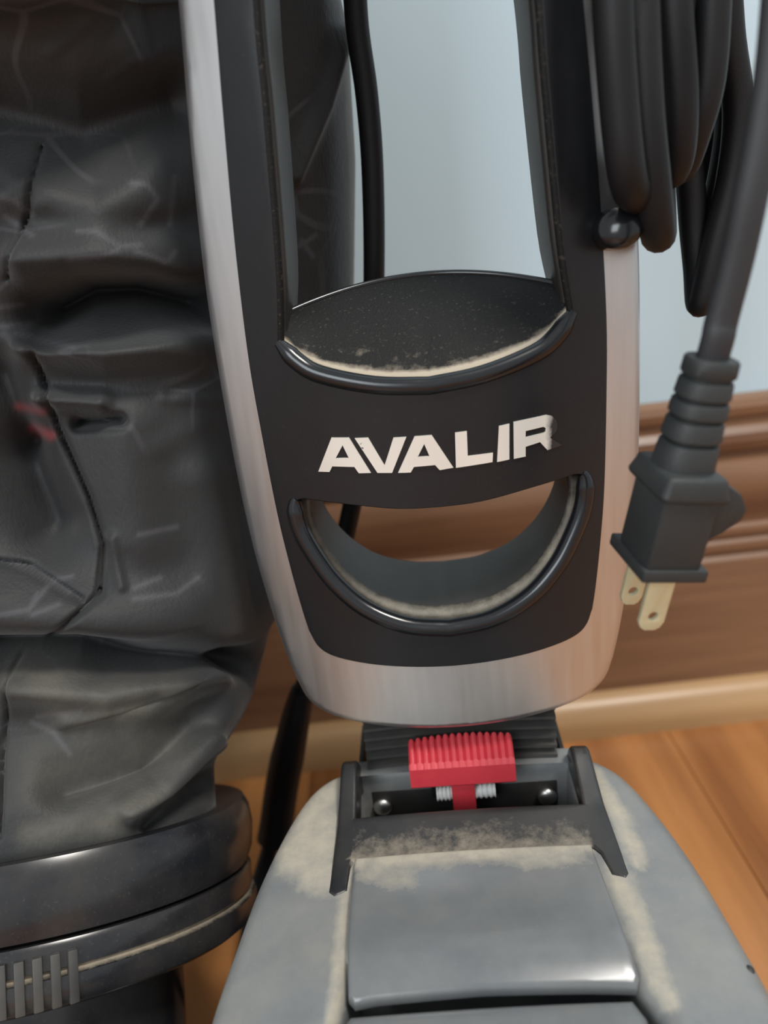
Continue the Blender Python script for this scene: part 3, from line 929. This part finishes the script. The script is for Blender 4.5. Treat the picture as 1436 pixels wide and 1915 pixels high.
# top of the coil, over the frame of the picture: gathers the loops on the upper hook
tp = [(float(L[0][0]), float(L[0][1]), float(L[0][2])) for L in (Bq, A2, A, Cq, D2, Dq)]
te = [(float(L[-1][0]), float(L[-1][1]), float(L[-1][2])) for L in (Bq, A2, A, Cq, D2, Dq)]
for a, b in zip(tp, te):
    a, b = np.array(a), np.array(b); m_ = (a+b)/2 + np.array([0, 0, .035])
    tube('cord_loop', spline([a, a*.75+m_*.25+np.array([0, 0, .012]), m_, b*.75+m_*.25+np.array([0, 0, .012]), b], 6), CR*1.12, M_CORD2, pc, 14)
E = [W(1340, -420, .285), W(1350, -150, .288), W(1362, 60, .290), W(1380, 200, .291), W(1368, 330, .290), W(1335, 470, .288), W(1316, 555, .288), W(1308, 562, .290), W(1304, 500, .294), W(1295, 400, .297), W(1288, 250, .299), W(1300, 0, .298), W(1310, -420, .292)]
tube('cord_loop', spline(E, 8), CR*1.1, M_CORD2, pc, 14)
E2 = [W(1345, -420, .296), W(1352, -100, .298), W(1365, 100, .300), W(1362, 250, .300), W(1340, 380, .299), W(1322, 480, .298), W(1315, 520, .300),
      W(1316, 500, .306), W(1328, 380, .309), W(1336, 200, .310), W(1335, 0, .309), W(1330, -420, .307)]
tube('cord_loop', spline(E2, 8), CR*1.05, M_CORD2, pc, 14)
for L in (E, E2):
    a, b = np.array(L[0]), np.array(L[-1]); m_ = (a+b)/2 + np.array([-.004, -.010, .03])
    tube('cord_loop', spline([a, a*.6+m_*.4+np.array([0, 0, .010]), m_, b*.6+m_*.4+np.array([0, 0, .010]), b], 6), CR*1.08, M_CORD2, pc, 14)

# plug
psi, tl, pt = radians(11.1), radians(12.2), radians(4.9)
Rm = Matrix.Rotation(tl, 3, Vector(cd)) @ Matrix.Rotation(pt, 3, 'X')
bx_ = Rm @ Vector((cos(psi), sin(psi), 0)); cx2 = Rm @ Vector((-sin(psi), cos(psi), 0)); up_ = Rm @ Vector((0, 0, 1))
Fp = Vector(CAM + ray(1200, 1092)*.205)
PO = Fp - Vector(hookw)


def PM(b, c, a): return PO + bx_*b + cx2*c + up_*a


def plug_piece(name, bm, mat, parent, angle=35):
    for v_ in bm.verts: v_.co = PM(*v_.co)
    return from_bm(name, bm, mat, parent, angle)


WB, WC = .0183, .0217
plug = plug_piece('plug', box_bm(.0008, WB-.0022, .0008, WC-.0035, .003, .0265, .0010), M_PLUG, pc)
tag(plug, 'grey black moulded two-prong plug')
plug_piece('plug_flange', box_bm(0, WB, 0, WC, 0, .0036, .0006), M_PLUG, plug)
bm = box_bm(-.0004, WB, -.0004, WC, .0225, .0292, .0018, 3)
for v_ in bm.verts:
    if v_.co.z > .0265:
        v_.co.x = WB/2+(v_.co.x-WB/2)*.90; v_.co.y = WC/2+(v_.co.y-WC/2)*.90
plug_piece('plug_shoulder', bm, M_PLUG, plug)
fin = [(.012, .0088), (.0165, .0096), (.0215, .0128), (.0258, .0170), (.0262, .0200), (.0235, .0240), (.0185, .0268), (.012, .0268)]
bm = bmesh.new()
lo = [bm.verts.new((x, WC*.18, z)) for x, z in fin]; hi = [bm.verts.new((x, WC*.62, z)) for x, z in fin]
bm.faces.new(lo); bm.faces.new(hi[::-1])
for i in range(len(fin)): bm.faces.new((lo[i], hi[i], hi[(i+1) % len(fin)], lo[(i+1) % len(fin)]))
bmesh.ops.bevel(bm, geom=bm.edges[:], offset=.0006, segments=2, profile=.5, affect='EDGES')
plug_piece('plug_grip', bm, M_PLUG, plug)
# strain relief: flexible segments with notches
cb, cc = WB/2, WC/2


def sq(a, r, h, n=28, e=.75):
    return [tuple(PM(cb + r*np.sign(cos(2*pi*k/n))*abs(cos(2*pi*k/n))**e, cc + r*.92*np.sign(sin(2*pi*k/n))*abs(sin(2*pi*k/n))**e, a+h)) for k in range(n)]


segs = [(.0285, .0358, .0076, .0071), (.0366, .0418, .0072, .0068), (.0426, .0466, .0069, .0067), (.0474, .0520, .0066, .0063), (.0529, .0572, .0064, .0063)]
for a, b, r1, r2 in segs:
    loft('strain_relief', [sq(a, r1*.94, 0), sq(a, r1, .0005), sq(b, r2, -.0005), sq(b, r2*.94, 0)], M_PLUG, plug)
loft('strain_relief_core', [sq(.0285, .0062, 0), sq(.0565, .0052, 0)], M_PLUG, plug)
# prongs
for c0, w in ((.0042, .0074), (.0042+.0127, .0064)):
    b0 = cb - w/2 - .001
    ou = [(b0, 0.004), (b0, -.0145), (b0+w*.12, -.0163), (b0+w*.3, -.0171), (b0+w*.7, -.0171), (b0+w*.88, -.0163), (b0+w, -.0145), (b0+w, .004)]
    ho = [(b0+w/2+.0014*cos(2*pi*k/20), -.0126+.0014*sin(2*pi*k/20)) for k in range(20)]
    bm = plate_bm(ou, [ho], .0015, .0002, res=1)
    for v_ in bm.verts: v_.co = Vector((v_.co.x, c0 - .00075 + v_.co.z, v_.co.y))
    tag(plug_piece('prong', bm, M_BRASS, plug), 'brass blade with a hole')
# cord from the plug up to the coil
st = np.array(PM(cb, cc, .055)); s2 = np.array(PM(cb, cc, .062)); ys = float(st[1]+hookw[1])
path = [st, s2, W(1349, 600, ys), W(1377, 490, ys), W(1403, 370, ys), W(1428, 240, ys+.002), W(1450, 80, ys+.006), W(1460, -120, ys+.014), W(1440, -330, .236), np.array(Dq[0])+np.array([.004, -.004, .008]), (np.array(tp[5])+np.array(te[5]))/2+np.array([0.004, 0, .034])]
o = tube('cord_end', spline(path, 10), lambda u: .0041, M_CORD, pc, 18, 0.75, tuple(bx_))
tag(o, 'charcoal cord running down to the plug')
